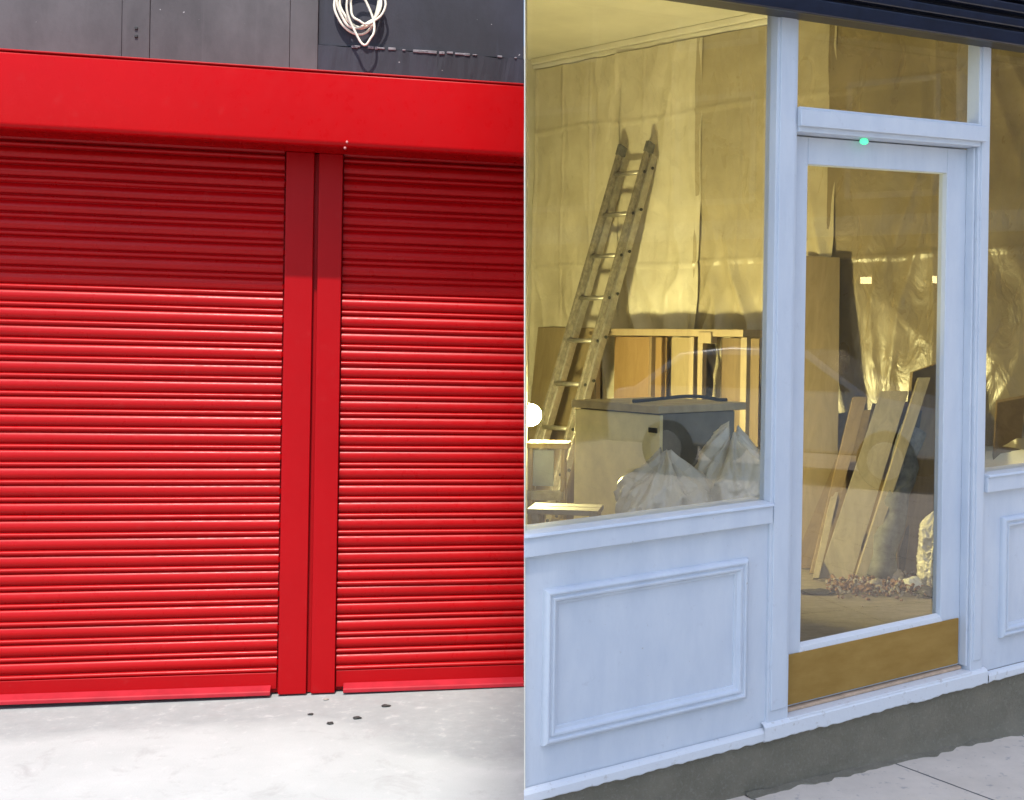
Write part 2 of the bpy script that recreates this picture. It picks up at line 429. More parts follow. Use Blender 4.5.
# hidden masonry that closes the opening: side piers, lintel
pr = MB(); pr.fbox(LF, UL, END, hb0+.02, 2.9, .2, .34); pr.fbox(LF, UL, END, 0, hb0+.02, .12, .34)
pr.build('wall', M['wall_dark'], gar)
# hood: bent sheet-metal box
hd = MB(); ue = uend_l(HD)
prof = []
def arc(cx, cy, r, a0, a1, n=6): return [(cx+r*math.cos(rad(a0+(a1-a0)*i/n)), cy+r*math.sin(rad(a0+(a1-a0)*i/n))) for i in range(n+1)]
R1 = .012
prof = [(-.062, ht0+.012)] + arc(HD+R1, ht0-R1, R1, 90, 180) + arc(HD+.022, hb0+.022, .022, 180, 270) + [(HD+.075, hb0+.0005), (HD+.078, hb0+.012), (-.03, hb0+.012)]
def hoodfn(t, s):
    i = min(int(round(s*(len(prof)-1))), len(prof)-1); w, v = prof[i]
    uu = UL + (end_u(LF, v, w)-UL)*t
    return LF.P(uu, v + .0022*mnoise.noise(Vector((uu*1.1, v*2, 0))), w + .0035*mnoise.noise(Vector((uu*1.3, v*3, 5))))
hd.grid(hoodfn, 60, len(prof)-1)
hood = hd.build('shutter_hood', M['red_hood'], gar, smooth=True)
tr = MB(); tr.fbox(LF, UL, END, ht0-.001, ht0+.007, HD-.003, HD+.03)
tr.build('hood_lip', M['red_guide'], hood, bevel=.003)
M['scuff'] = simple('worn_pink_rivet', (.55, .22, .22), .5)
for x, y in ((347, 142), (345, 148)):
    sc = MB(); u, v = LF.uv(x, y, HD); sc.sphere(LF.P(u, v, HD), .0055, 10, 6)
    sc.build('rivet', M['scuff'], hood, smooth=True)

# shutters
PITCH = .0735
def slat_profile():
    pts = []
    for i in range(13):
        t = i/12; pts.append((t*.60, -.0105*math.sin(math.pi*t**1.05)**.72))
    pts += [(.61, .006), (.65, .006)]
    for i in range(1, 9):
        t = i/9; pts.append((.65+t*.29, -.0105*math.sin(math.pi*t)**.7))
    pts += [(.955, .006), (.995, .006)]
    return pts
SP = slat_profile()
def curtain(u0, u1, vtop, vbot, seed):
    rnd = random.Random(seed); n = int((vtop-vbot)/PITCH)+1; rows = []
    for k in range(n):
        tilt = rnd.uniform(-.0042, .0042); off = rnd.uniform(-.0016, .0016)
        for t, w in SP:
            v = vbot + (n-k)*PITCH - t*PITCH
            rows.append((v, w + off + tilt*(t-.4), k))
    NU = 44
    mb = MB()
    def fn(s, r):
        i = min(int(round(r*(len(rows)-1))), len(rows)-1); v, w, k = rows[i]
        u = u0 + ((end_u(LF, v, w) if u1 == END else u1)-u0)*s
        return LF.P(u, v + .0010*mnoise.noise(Vector((u*2.2, k*1.7, seed))), w + .0020*mnoise.noise(Vector((u*1.6, k*.9, seed+9))) + .0006*mnoise.noise(Vector((u*7, k*2.3, seed+4))))
    mb.grid(fn, NU, len(rows)-1, flip=True)
    return mb, n
def shutter(u0, u1, seed, guides, label, nub_side, bl, br):
    sh = bpy.data.objects.new('roller_shutter', None); C.objects.link(sh); sh.parent = gar
    sh.location = LF.P((u0+(0 if u1 == END else u1))/2, 0) - gar.location; sh['label'] = label
    bot = .085
    mb, n = curtain(u0, u1, hb0+.012, bot, seed)
    mb.build('curtain', M['red_slat'], sh, smooth=True)
    if nub_side:
        un = u1 if nub_side > 0 else u0
        for k in range(0, n, 2):
            nb_ = MB()
            v = bot + (n-k)*PITCH - .35*PITCH
            p = [LF.P(un+nub_side*t*.010, v+s_, -.009+w_) for t, w_ in ((-.3, -.004), (1, .004)) for s_ in (-.016*(1-.7*max(t, 0)), .016*(1-.7*max(t, 0)))]
            q = [x + LF.W*.012 for x in p]
            nb_.hexa([p[0], p[2], q[2], q[0], p[1], p[3], q[3], q[1]])
            nb_.build('end_lock', M['red_slat'], sh, bevel=.002)
    rl = MB(); rl.fbox(LF, u0, u1, .018, bot+.004, -.008, .012)
    b = rl.build('bottom_rail', M['red_guide'], sh, bevel=.003)
    if br == END: br = end_u(LF, .02, -.04)-.001
    lp = MB(); lp.obox(LF.P(bl, .004, -.052), LF.P(br, .004, -.052)-LF.P(bl, .004, -.052), LF.W*.06, (0, 0, .016))
    lp.hexa([LF.P(bl, .018, -.05), LF.P(br, .018, -.05), LF.P(br, .018, .0), LF.P(bl, .018, .0),
             LF.P(bl, .022, -.05), LF.P(br, .022, -.05), LF.P(br, .036, -.008), LF.P(bl, .036, -.008)])
    lp.build('bottom_lip', M['red_dusty'], b, bevel=.003)
    for (a, c) in guides:
        gm = MB()
        gm.fbox(LF, a, c, .0, hb0+.012, -.034, .02)
        gm.build('guide_rail', M['red_guide'], sh, bevel=.005)
    return sh
gx = lambda x: LF.u(x, 300, -.034)
g0, g1, g2, g3 = gx(284), gx(312.3), gx(316.8), gx(341)
shutter(-3.9, g0-.008, 3, [(-3.96, -3.85), (g0, g1)], 'left red roller shutter with projecting rail ends beside the double guide post', 1, -3.84, LF.u(270, 692, -.05))
shutter(g3+.003, END, 11, [(g2, g3)], 'right red roller shutter next to the pale timber shop', 0, LF.u(343, 690, -.05), END)
gb = MB(); gb.fbox(LF, g1+.0005, g2-.0005, 0, hb0+.01, -.004, .02); gb.fbox(LF, g0-.03, g0-.0005, 0, hb0+.01, .008, .02); gb.fbox(LF, g3+.0005, g3+.03, 0, hb0+.01, .014, .02); gb.build('guide_joint', M['red_guide'], gar)

# coil of cable hung on the dark wall
cab = MB()
def loop(cx, cy, rx, ry, rot, w, ph=0.0, n=48, wob=.06, seed=0):
    pts = []
    for i in range(n):
        a = 2*math.pi*i/n + ph
        k = 1 + wob*mnoise.noise(Vector((math.cos(a)*1.3, math.sin(a)*1.3, seed)))
        x, y = rx*math.cos(a)*k, ry*math.sin(a)*k
        xr, yr = x*math.cos(rot)-y*math.sin(rot), x*math.sin(rot)+y*math.cos(rot)
        u, v = LF.uv(cx+xr, cy+yr, -.07)
        pts.append(LF.P(u, v, w + .006*math.sin(2*a+seed)))
    return pts
for k in range(4):
    cab.tube(loop(359+random.uniform(-1.5, 1.5), 3+random.uniform(-3, 2), 22+random.uniform(-1.5, 1.5), 28+random.uniform(-2, 2), .08*random.uniform(-1, 1), -.068-.008*k, seed=k*3.1, wob=.16), .0056, 8, closed=True)
cab.tube(loop(361, 20, 11.5, 27, -.30, -.112, seed=21, wob=.2), .005, 8, closed=True)
cab.tube(loop(368, 4, 17, 22, .3, -.106, seed=33, wob=.22), .005, 8, closed=True)
hk0 = LF.uv(359, -24, -.06)
cab.tube([LF.P(hk0[0], hk0[1]+.02, -.04), LF.P(hk0[0], hk0[1]+.02, -.11), LF.P(hk0[0], hk0[1]+.05, -.12)], .006, 8)
tag(cab.build('cable_coil', M['cable'], smooth=True), 'coil of ivory cable hanging on the dark wall above the red hood', 'cable')

# dropped dark bits on the concrete
for k, (x, y, s_, lab) in enumerate(((311, 715, 6, 'small dark chip on the concrete, closest to the shutter post of the dark ones'), (330, 724, 8, 'dark chip lying farthest out from the shutters on the concrete'),
                        (357, 718.5, 9, 'dark chip third from the left on the concrete before the right shutter'), (386, 706.5, 9, 'dark chip rightmost on the concrete before the right shutter'), (326, 700, 6, 'faint pale grey chip just below the base of the guide post'))):
    p = on_z(x, y, 0); r = s_*p.y/F_PX*.5
    b = MB(); b.sphere(p + Vector((0, 0, .004)), r, 12, 7, sc=(1, .75, .22), fn=lambda d, k=k: 1+.6*mnoise.noise(d*1.6+Vector((k*3, 0, 0))))
    tag(b.build('stone_chip', M['stone'] if k == 4 else M['dark'], smooth=True), lab, 'stone chip', 'dark chips on the concrete')

# ------------------------------------------------------------------ right: timber shopfront
shop = thing('timber_shop', 'pale blue painted timber shopfront with glazed door under a navy shutter box', 'shop', RF.P(0, 0))
def part(mb, name, m, parent=shop, **kw): return mb.build(name, M[m], parent, **kw)
ux = lambda x, y, w=0.0: RF.u(x, y, w)
vx = lambda x, y, w=0.0: RF.v(x, y, w)
V_BASE = .205; V_SILL0, V_SILL1 = .952, 1.024; V_TR0, V_TR1 = 2.304, 2.392; V_BOX = 2.692
PL0, PL1 = ux(776, 150), ux(797, 150); PR0, PR1 = ux(978.5, 150), ux(990, 150)
UEND = 2.06
LEAF = .05
# plinth with a ragged mortar foot
def plinth_fn(t, s):
    v = -.06 + s*(V_BASE+.06)
    a = u_end(v, 0.0); u = a + (3.4-a)*t
    foot = max(0, 1-(v+.02)/.07)
    w = .006 - .022*foot**2*(1+.8*mnoise.noise(Vector((u*5, 0, 2)))) + .0035*mnoise.noise(Vector((u*9, v*9, 4)))
    return RF.P(u, v, w)
pm = MB(); pm.grid(plinth_fn, 160, 22); pm.fbox(RF, END, 3.4, -.06, V_BASE-.006, .02, .3)
part(pm, 'plinth', 'plinth', smooth=True)
mf = MB()
def mort(t, s):
    u = -.62 + 2.2*t; a = 2*s-1
    wd = .03+.03*mnoise.noise(Vector((u*6, 2, 0)))+.02*mnoise.noise(Vector((u*19, 7, 0)))
    z = .006 + .012*max(0, 1-abs(s*1.0))*(.6+.6*mnoise.noise(Vector((u*11, s*3, 9))))
    p = RF.P(u, 0, .0 - s*max(wd, .006)); p.z = max(.0055, z) if s < .98 else .003
    return p
mf.grid(mort, 150, 6, flip=True); part(mf, 'mortar_fillet', 'plinth', smooth=True)
# base rail with a hand-painted ragged lower edge
def base_rail(u0, u1, v0, v1, proud, name='base_rail', m='sill_paint'):
    mb = MB()
    pr_ = [(v0, .004), (v0-.001, -proud*.8), (v0+.003, -proud), (v1-.006, -proud), (v1+.004, -proud*.35), (v1+.008, .009)]
    def fn(t, s):
        i = min(int(round(s*(len(pr_)-1))), len(pr_)-1); v, w = pr_[i]
        a = u_end(v, w) if u0 == END else u0; u = a + (u1-a)*t
        rag = (.007*mnoise.noise(Vector((u*7, 1, 0)))+.006*mnoise.noise(Vector((u*31, 5, 0)))) if i < 3 else 0
        return RF.P(u, v+rag, w)
    mb.grid(fn, 90, len(pr_)-1); return part(mb, name, m)
base_rail(END, PL0-.004, V_BASE, .238, .011)
base_rail(PR1+.03, 3.4, V_BASE, .234, .010)
base_rail(PL0-.02, PR1+.02, V_BASE-.002, .256, .014, 'door_sill')
ds = MB(); ds.fbox(RF, PL1, PR0, .24, .2635, -.010, .12); part(ds, 'threshold', 'sill_paint', bevel=.004)
ts = MB(); ts.fbox(RF, PL1+.01, PR0-.01, .264, .276, LEAF-.016, LEAF+.03); part(ts, 'threshold_strip', 'bare_wood', bevel=.003)
# riser panels
def moulding(u0, u1, v0, v1, name='panel_moulding', parent=shop):
    pr_ = [(0, .02), (0, -.006), (.004, -.016), (.012, -.021), (.017, -.020), (.020, -.012), (.026, -.012), (.030, -.019), (.037, -.017), (.043, -.006), (.052, -.003), (.056, .02)]
    mb = MB(); ring = lambda d, w: [RF.P(u0+d, v0+d, w), RF.P(u1-d, v0+d, w), RF.P(u1-d, v1-d, w), RF.P(u0+d, v1-d, w)]
    for (d0, w0), (d1, w1) in zip(pr_[:-1], pr_[1:]):
        a, b = ring(d0, w0+.01), ring(d1, w1+.01)
        for i in range(4):
            j = (i+1) % 4; mb.add([a[i], a[j], b[j], b[i]], [(0, 1, 2, 3)])
    return part(mb, name, 'paint', parent, bevel=.0012)
W_P = .012
def riser(u0, u1, m0, m1, label):
    r = MB(); r.fbox(RF, u0, u1, .243, V_SILL0+.004, W_P, .06)
    p = part(r, 'riser_panel', 'paint', label=label)
    moulding(m0, m1, .362, .842, parent=p)
riser(END, PL0-.0, ux(544, 650), ux(747.5, 630), 'wide stall riser panel left of the door')
riser(PR1, UEND, ux(1001.5, 580), 1.86, 'stall riser panel right of the door')
# window sills
for u0, u1 in ((END, PL0-.001), (PR1+.001, UEND)):
    s_ = MB(); s_.fbox(RF, u0, u1, V_SILL0, V_SILL1-.012, -.016, .10)
    a = lambda v, w: u_end(v, w) if u0 == END else u0
    s_.hexa([RF.P(a(1.01, -.026), V_SILL1-.0125, -.026), RF.P(u1, V_SILL1-.0125, -.026), RF.P(u1, V_SILL1-.0125, .10), RF.P(a(1.01, .1), V_SILL1-.0125, .10),
             RF.P(a(1.02, -.022), V_SILL1-.002, -.022), RF.P(u1, V_SILL1-.002, -.022), RF.P(u1, V_SILL1+.006, .10), RF.P(a(1.02, .1), V_SILL1+.006, .10)])
    part(s_, 'window_sill', 'paint', bevel=.003)
# posts
for (a, b, vt) in ((PL0, PL1, V_BOX+.05), (PR0, PR1, V_BOX+.05), (UEND, UEND+.12, V_BOX+.05)):
    p = MB(); p.fbox(RF, a, b, .24 if a != UEND else V_BASE, vt, 0, .062)
    p.fbox(RF, a+.012, b-.012, .30, vt, -.006, .02)
    part(p, 'door_post' if a != UEND else 'end_post', 'paint', bevel=.003)
pj = MB(); pj.fbox(RF, PR0-.012, PR0-.001, .28, V_TR0, .012, .05); part(pj, 'jamb_stop', 'paint', bevel=.003)
pj = MB(); pj.fbox(RF, PR1+.002, PR1+.008, V_SILL1+.002, V_BOX+.05, .03, .06); part(pj, 'glazing_bead', 'paint', bevel=.003)
# transom bar
tb = MB(); tb.fbox(RF, PL1+.0005, PR0-.0005, V_TR0, V_TR1, -.012, .09)
tb.hexa([RF.P(PL1-.004, V_TR0+.018, -.026), RF.P(PR0+.02, V_TR0+.018, -.026), RF.P(PR0+.02, V_TR0+.018, -.003), RF.P(PL1-.004, V_TR0+.018, -.003),
         RF.P(PL1-.004, V_TR1-.012, -.026), RF.P(PR0+.02, V_TR1-.012, -.026), RF.P(PR0+.02, V_TR1-.004, -.003), RF.P(PL1-.004, V_TR1-.004, -.003)])
part(tb, 'transom_bar', 'paint', bevel=.003)
# windows
def pane(u0, u1, v0, v1, w, name='glass_pane', parent=shop):
    mb = MB(); a = (lambda v: u_end(v, w)) if u0 == END else (lambda v: u0)
    mb.add([RF.P(a(v0), v0, w), RF.P(u1, v0, w), RF.P(u1, v1, w), RF.P(a(v1), v1, w)], [(0, 1, 2, 3)])
    return part(mb, name, 'glass', parent)
pane(END, PL0, V_SILL1-.01, V_BOX+.1, .036, 'shop_window')
pane(PR1, UEND, V_SILL1-.01, V_BOX+.1, .036, 'shop_window')
pane(PL1, PR0, V_TR1-.01, V_BOX+.1, .06, 'transom_window')
# door leaf
du0, du1, dv0, dv1 = PL1+.004, ux(968, 140, LEAF), .278, V_TR0-.004
dr = bpy.data.objects.new('shop_door', None); C.objects.link(dr); dr.parent = shop; dr.location = RF.P((du0+du1)/2, dv0, LEAF)-shop.location
gu0, gu1 = ux(808, 165, LEAF), ux(947.5, 171, LEAF); gv0, gv1 = vx(870, 629, LEAF), vx(870, 168, LEAF)
print('door', du0, du1, dv0, dv1, 'glass', gu0, gu1, gv0, gv1)
lf = MB(); kt = .485
lf.fbox(RF, du0, gu0, dv0, dv1, LEAF, LEAF+.044); lf.fbox(RF, gu1, du1, dv0, dv1, LEAF, LEAF+.044)
lf.fbox(RF, gu0+.0005, gu1-.0005, gv1, dv1, LEAF+.0004, LEAF+.0436); lf.fbox(RF, gu0+.0005, gu1-.0005, dv0, gv0-.012, LEAF+.0004, LEAF+.0436)
part(lf, 'door_frame', 'paint', dr, bevel=.003)
bd = MB()
bd.hexa([RF.P(gu0-.01, gv0-.03, LEAF-.004), RF.P(gu1+.01, gv0-.03, LEAF-.004), RF.P(gu1+.01, gv0-.03, LEAF+.03), RF.P(gu0-.01, gv0-.03, LEAF+.03),
         RF.P(gu0, gv0-.010, LEAF-.002), RF.P(gu1, gv0-.010, LEAF-.002), RF.P(gu1, gv0, LEAF+.022), RF.P(gu0, gv0, LEAF+.022)])
part(bd, 'glazing_bead', 'sill_paint', dr, bevel=.002)
pane(gu0-.005, gu1+.005, gv0-.008, gv1+.01, LEAF+.024, 'door_glass', dr)
kp = MB(); kp.fbox(RF, du0-.0, ux(958.5, 640, LEAF-.008), .286, vx(789, 655, LEAF-.008), LEAF-.008, LEAF-.0005)
part(kp, 'kick_plate', 'kick', dr, bevel=.002)
flare_mb = MB(); p = RF.P(*RF.uv(864, 141.5, .02), .02)  # green lens-flare spot, added as a glowing bead
flare_mb.sphere(p, .0145, 14, 8, sc=(1.15, .5, .85)); part(flare_mb, 'indicator_light', 'led', smooth=True)
# navy roller shutter box over the front: ribbed face
bx = MB(); bx.fbox(RF, END, UEND+.12, V_BOX+.002, 3.12, -.075, .004)
hb_ = MB(); hb_.fbox(RF, END, UEND+.12, V_BOX+.06, 3.12, .0045, .10); part(hb_, 'head_beam', 'navy')
box_o = part(bx, 'shutter_box', 'navy', bevel=.004)
rb = MB(); rb.fbox(RF, END, UEND+.12, V_BOX-.002, V_BOX+.052, -.098, -.076)
for k in range(7):
    v = V_BOX+.066+k*.052
    rb.fbox(RF, END, UEND+.12, v, v+.034, -.104-(.012 if k % 2 else 0), -.076)
part(rb, 'shutter_box_rib', 'navy_rib', box_o, bevel=.006, seg=3)
# upper storey, side wall, roof
uw_ = MB(); uw_.fbox(RF, END, 3.4, 3.122, 6.6, 0, .25); part(uw_, 'upper_wall', 'brick_far')
rw = MB(); rw.fbox(RF, UEND+.121, 3.4, V_BASE, 3.12, 0, .25); part(rw, 'end_wall', 'brick_far')
# inside: side wall, back wall, ceiling, floor
ZF = .27
BW = on_z(870, 560, ZF)
best = None
for q in range(950, 1790):
    ph = rad(q/10); n_ = Vector((-math.sin(ph), math.cos(ph), 0)); hs = []
    for x, y in ((536, 60), (755, 15)):
        d = ray(x, y); t = n_.dot(BW-CAM)/n_.dot(d); hs.append(CAM+d*t)
    e = abs(hs[0].z-hs[1].z)
    if hs[0].y > 3 and (best is None or e < best[0]): best = (e, ph, hs)
PHI = best[1]; ZC = best[2][0].z; CORN = best[2][0]
SU = -Vector((math.cos(PHI), math.sin(PHI), 0))             # along the side wall towards the street
SN = Vector((-math.sin(PHI), math.cos(PHI), 0))
if SN.dot(CAM-CORN) < 0: SN = -SN                           # out of the side wall into the room
print('room', math.degrees(PHI), ZC, CORN, SU, SN)
def on_wall(x, y, off=0.0):
    d = ray(x, y); t = SN.dot(CORN + SN*off - CAM)/SN.dot(d); return CAM+d*t
# street end of the side wall where it meets the shopfront
den = SU.dot(RF.W); tE = (RF.W.dot(RF.O + RF.W*.1 - CORN))/den
WEND = CORN + SU*tE
c3 = lambda p, z: Vector((p.x, p.y, z))
def party(t0, off):     # a point on the party wall plane, t0 metres behind the front, off metres right of it
    d = Vector((ray(524, 400).x, 1, 0)).normalized(); p = RF.P(u_end(1.5, 0), 0) ; return c3(p, 0) + d*t0 + Vector((d.y, -d.x, 0))*off
DEPTH = CORN.y - party(0, 0).y + .05
def at_end(z, Y, off):   # exact point on the raked end plane at depth Y and height z, moved off to the right
    x = -(EN.y*Y + EN.z*(z-EYE))/EN.x; return Vector((x + off, Y, z))
sw = MB(); yf = {}
def front_y(z):
    v = z; 
    for _ in range(4): v = z - RF.k*u_end(v, 0)
    return RF.P(u_end(v, 0), v, 0).y
z0, z1 = 0.0, 6.5
yb = CORN.y + .35
f0, f1 = front_y(z0)+.004, front_y(z1)+.004
sw.hexa([at_end(z0, f0, .0005), at_end(z0, f0, .004), at_end(z0, yb, .028), at_end(z0, yb, .002),
         at_end(z1, f1, .0005), at_end(z1, f1, .004), at_end(z1, yb, .028), at_end(z1, yb, .002)])
part(sw, 'side_wall', 'plaster')
iw = MB(); th = -SN*.12
def wallquad(mb, a, b, z0, z1, t):
    mb.hexa([c3(a, z0), c3(b, z0), c3(b+t, z0), c3(a+t, z0), c3(a, z1), c3(b, z1), c3(b+t, z1), c3(a+t, z1)])
wallquad(iw, CORN, WEND + SU*.1, 0, ZC+.1, th); part(iw, 'party_wall', 'plaster')
bw = MB(); wallquad(bw, CORN + Vector((.1, 0, 0)), Vector((at_end(0, CORN.y, 0).x-.15, CORN.y+.0, 0)), 0, ZC+.1, Vector((0, .12, 0)))
part(bw, 'back_wall', 'plaster')
pe = RF.P(u_end(3.12, .1), 3.12, .1)
cl = MB(); poly = [at_end(ZC, front_y(ZC)+.15, .003), c3(RF.P(2.4, 0, .15), ZC), c3(WEND, ZC), c3(CORN, ZC), at_end(ZC, CORN.y, .01)]
top = [p + Vector((0, 0, .1)) for p in poly]; n5 = len(poly)
cl.add(poly+top, [tuple(range(n5)), tuple(range(2*n5-1, n5-1, -1))]); part(cl, 'ceiling', 'ceiling')
cv = MB()                                                    # cornice along the side wall
for w_, a, b in ((.055, 0, .045), (.035, .045, .085)):
    wallquad(cv, CORN, WEND, ZC-b, ZC-a-.001, SN*w_)
part(cv, 'cornice', 'ceiling', bevel=.008)
fl = MB(); polyf = [at_end(ZF, front_y(ZF)+.06, .003), c3(RF.P(2.4, 0, .06), ZF), c3(WEND, ZF), c3(CORN, ZF), at_end(ZF, CORN.y, .01)]
fl.add(polyf + [p-Vector((0, 0, .2)) for p in polyf], [tuple(range(5)), tuple(range(9, 4, -1))]); part(fl, 'shop_floor', 'floorboards')
rf = MB(); rfp = [at_end(6.5, front_y(6.5)+.01, .003), c3(RF.P(3.4, 0, .0), 6.5), c3(WEND + SU*1.2 - SN*.3, 6.5), c3(CORN - SN*.2, 6.5), at_end(6.5, yb, .01)]
rf.add(rfp + [p+Vector((0, 0, .15)) for p in rfp], [tuple(range(5)), tuple(range(9, 4, -1))]); part(rf, 'roof', 'navy')
up = MB(); wallquad(up, CORN, WEND + SU*.9, ZC+.1, 6.5, th); part(up, 'upper_party_wall', 'brick_far')

# ------------------------------------------------------------------ things inside the shop
def s_of(p): return (Vector(p)-CORN).dot(SU)
def sheet(x0, x1, zlo, zhi, seed, label, bunch, mt='sheet'):
    s0, s1 = s_of(on_wall(x0, 300)) if x0 else .02, s_of(on_wall(x1, 300))+.05 if x1 else tE-.15
    nu, nv = int((s1-s0)*90)+10, 150
    def fn(a, b):
        s = s0+(s1-s0)*a; z = zlo+(zhi-zlo)*b
        edge = .009*math.exp(-((a)/.02)**2)+.009*math.exp(-((1-a)/.02)**2)
        d = .030 + edge
        q = Vector((s*1.2, z*1.2, seed))
        d += .022*(mnoise.noise(q*1.4)) + .016*(1-2*abs(mnoise.noise(Vector((s*2.2+z*2.6, z*1.5-s, seed+11)))))*(.4+.6*abs(mnoise.noise(q)))
        d += .013*(1-abs(mnoise.noise(Vector((s*5+1.5*mnoise.noise(q), z*.9, seed+3))))*2)
        # sagging bunched folds low down
        low = max(0, min(1, (2.55-z)/1.1))*bunch
        d += low*.085*max(0, 1-abs(2.4*mnoise.noise(Vector((s*3.2+z*.9+.5*mnoise.noise(q*2), z*.55, seed+7)))))**1.7
        d += low*.020*abs(mnoise.noise(Vector((s*9-z*3, z*4, seed+1))))
        for zc in (2.07, 3.08): d += .012*math.exp(-((z-zc-.012*math.sin(s*4))/.012)**2)   # fold lines from the packet
        for sc_ in (.33, .66): d += .006*math.exp(-((a-sc_-.004*math.sin(z*5))/.008)**2)
        hem = .02*mnoise.noise(Vector((s*4, seed, 2)))
        p = CORN + SU*s + SN*max(d, .012); p.z = z + hem*(1-b); return p
    mb = MB(); mb.grid(fn, nu, nv)
    tag(mb.build('dust_sheet', M[mt], smooth=True), label, 'dust sheet', 'dust sheets taped over the shop wall')
sheet(536.5, 617, 1.2, ZC-.09, 1.0, 'smooth yellowish plastic dust sheet in the far corner left of the ladder top', .25)
sheet(617, 697, 1.0, ZC-.09, 5.0, 'plastic dust sheet hanging behind the ladder with loose folds below', 1.0)
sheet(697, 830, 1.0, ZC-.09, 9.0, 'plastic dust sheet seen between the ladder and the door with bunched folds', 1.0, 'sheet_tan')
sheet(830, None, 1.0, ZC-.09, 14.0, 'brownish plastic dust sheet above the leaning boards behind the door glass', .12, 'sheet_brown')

def lamp():
    Y = 6.15; p = at_depth(530.5, 415, Y)
    inner = lambda q: at_end(q.z, q.y, .004 + .024*(q.y-3.5)/(yb-3.5)).x          # inner face of the end wall
    t = thing('bulkhead_lamp', 'lit round lamp on the end wall at the far left of the shop', 'lamp', (inner(p), p.y, p.z-.09))
    def clipped(r, off):
        m = MB(); m.sphere(p, r, 26, 16)
        for q in m.v: q.x = max(q.x, inner(q)+off)
        return m
    clipped(.058, .006).build('bulb', M['bulb'], t, smooth=True)
    m = MB(); c = Vector((inner(p), p.y, p.z)); n_ = 20
    m.tube([c + Vector((.001, 0, 0)), c + Vector((.010, 0, 0))], .066, n_); m.build('back_plate', M['rubber'], t)
    return p
LP = lamp()

def ladder():
    tl, tr_ = on_wall(621, 152, .14), on_wall(649, 150, .14)
    zt = (tl.z+tr_.z)/2; ft = on_z(540, 541, ZF)
    ax = (tr_-tl); ax.z = 0; ax.normalize(); wd = (c3(tr_, 0)-c3(tl, 0)).length
    Tr = c3(tr_, zt); Fr = c3(ft, ZF); Tl = Tr-ax*wd; Fl = Fr-ax*wd*1.06
    d = (Tr-Fr).normalized(); nrm = ax.cross(d)
    if nrm.dot(CAM-Fr) < 0: nrm = -nrm
    t = thing('extension_ladder', 'paint-spattered aluminium extension ladder leaning on the plastic sheets', 'ladder', Fr)
    for p, q in ((Fl, Tl), (Fr, Tr)):
        b = MB(); b.bar(p, q, .025, .065, ax); b.build('rail', M['alu_dirty'], t, bevel=.003)
    off = nrm*-.04
    for p, q in ((Fl, Tl), (Fr, Tr)):
        b = MB(); dd = (q-p); b.bar(p+off+dd*.1+ax*.022, q+off-dd*.01+ax*.022, .018, .06, ax); b.build('rail', M['alu'], t, bevel=.003)
    n = 9; L_ = (Tr-Fr).length
    for k in range(n):
        f = (.06 + k*.268/ L_ * 1.0) if False else (k+.45)/n*1.0
        a, c = Fl.lerp(Tl, f), Fr.lerp(Tr, f)
        b = MB(); b.tube([a, c], .016, 10); b.build('rung', M['alu'], t, smooth=True)
    for p, q in ((Fl, Tl), (Fr, Tr)):
        b = MB(); b.bar(q-d*.03, q+d*.05, .032, .075, ax); b.build('end_cap', M['grey_roll'], t, bevel=.006)
        b = MB(); b.bar(p-d*.0, p+d*.07, .034, .08, ax); b.build('foot', M['rubber'], t, bevel=.006)
    for f in [(k+.45)/n for k in range(n)]:
        for c in (Fr.lerp(Tr, f)+ax*.013, Fr.lerp(Tr, f)+off+ax*.042+d*.04):
            st = MB(); st.sphere(c+nrm*.0, .011, 8, 6); st.build('rivet', M['rubber'], t, smooth=True)
ladder()

# timber rack of shelving with plywood backs against the side wall
def rack():
    a = on_wall(606, 332, .25); b = on_wall(757, 337, .25)
    zt = 1.55 + .01*a.y
    d = c3(b-a, 0).normalized(); L_ = c3(b-a, 0).length; zt = a.z
    t = thing('shelving_rack', 'open timber shelving rack with orange plywood backs behind the grey cabinet', 'shelf', c3(a, ZF))
    P_ = lambda s, z, o=0.0: c3(a + d*s + SN*o, z)
    m = MB(); m.bar(P_(-.02, zt), P_(L_, zt), .045, .30, (0, 0, 1)); m.build('top_rail', M['timber'], t, bevel=.004)
    def sx(x): return (c3(on_wall(x, 340, .25), 0)-c3(a, 0)).dot(d)
    for x, w_ in ((608, .045), (664, .022), (705, .035), (714, .035), (757, .045)):
        m = MB(); m.bar(P_(sx(x), ZF, .12), P_(sx(x), zt-.025, .12), w_, .045, d); m.build('post', M['timber'] if w_ > .03 else M['ply_brown'], t, bevel=.003)
    m = MB(); m.bar(P_(sx(720)-.05, zt-.03, .13), P_(sx(720)+.05, zt-.03, .13), .07, .07, (0, 0, 1)); m.build('bracket', M['timber'], t, bevel=.004)
    for x0, x1, k in ((610, 662, 'ply_orange'), (667, 701, 'ply_pale'), (717, 755, 'ply_brown')):
        m = MB(); m.obox(P_(sx(x0), ZF+.05, -.06), d*(sx(x1)-sx(x0)), SN*.012, (0, 0, zt-.03-ZF-.05)); m.build('back_panel', M[k], t, bevel=.002)
    m = MB(); m.bar(P_(0, ZF+.62), P_(L_, ZF+.62), .03, .26, (0, 0, 1)); m.build('shelf', M['timber'], t, bevel=.003)
rack()
def leaning_sheet(bl, br, tl, tr_, thk, mat, name, label, cat, group=None):
    bl, br, tl, tr_ = map(Vector, (bl, br, tl, tr_)); n_ = (br-bl).cross(tl-bl).normalized()*thk
    m = MB(); m.hexa([bl, br, br+n_, bl+n_, tl, tr_, tr_+n_, tl+n_])
    return tag(m.build(name, M[mat], bevel=.002), label, cat, group)
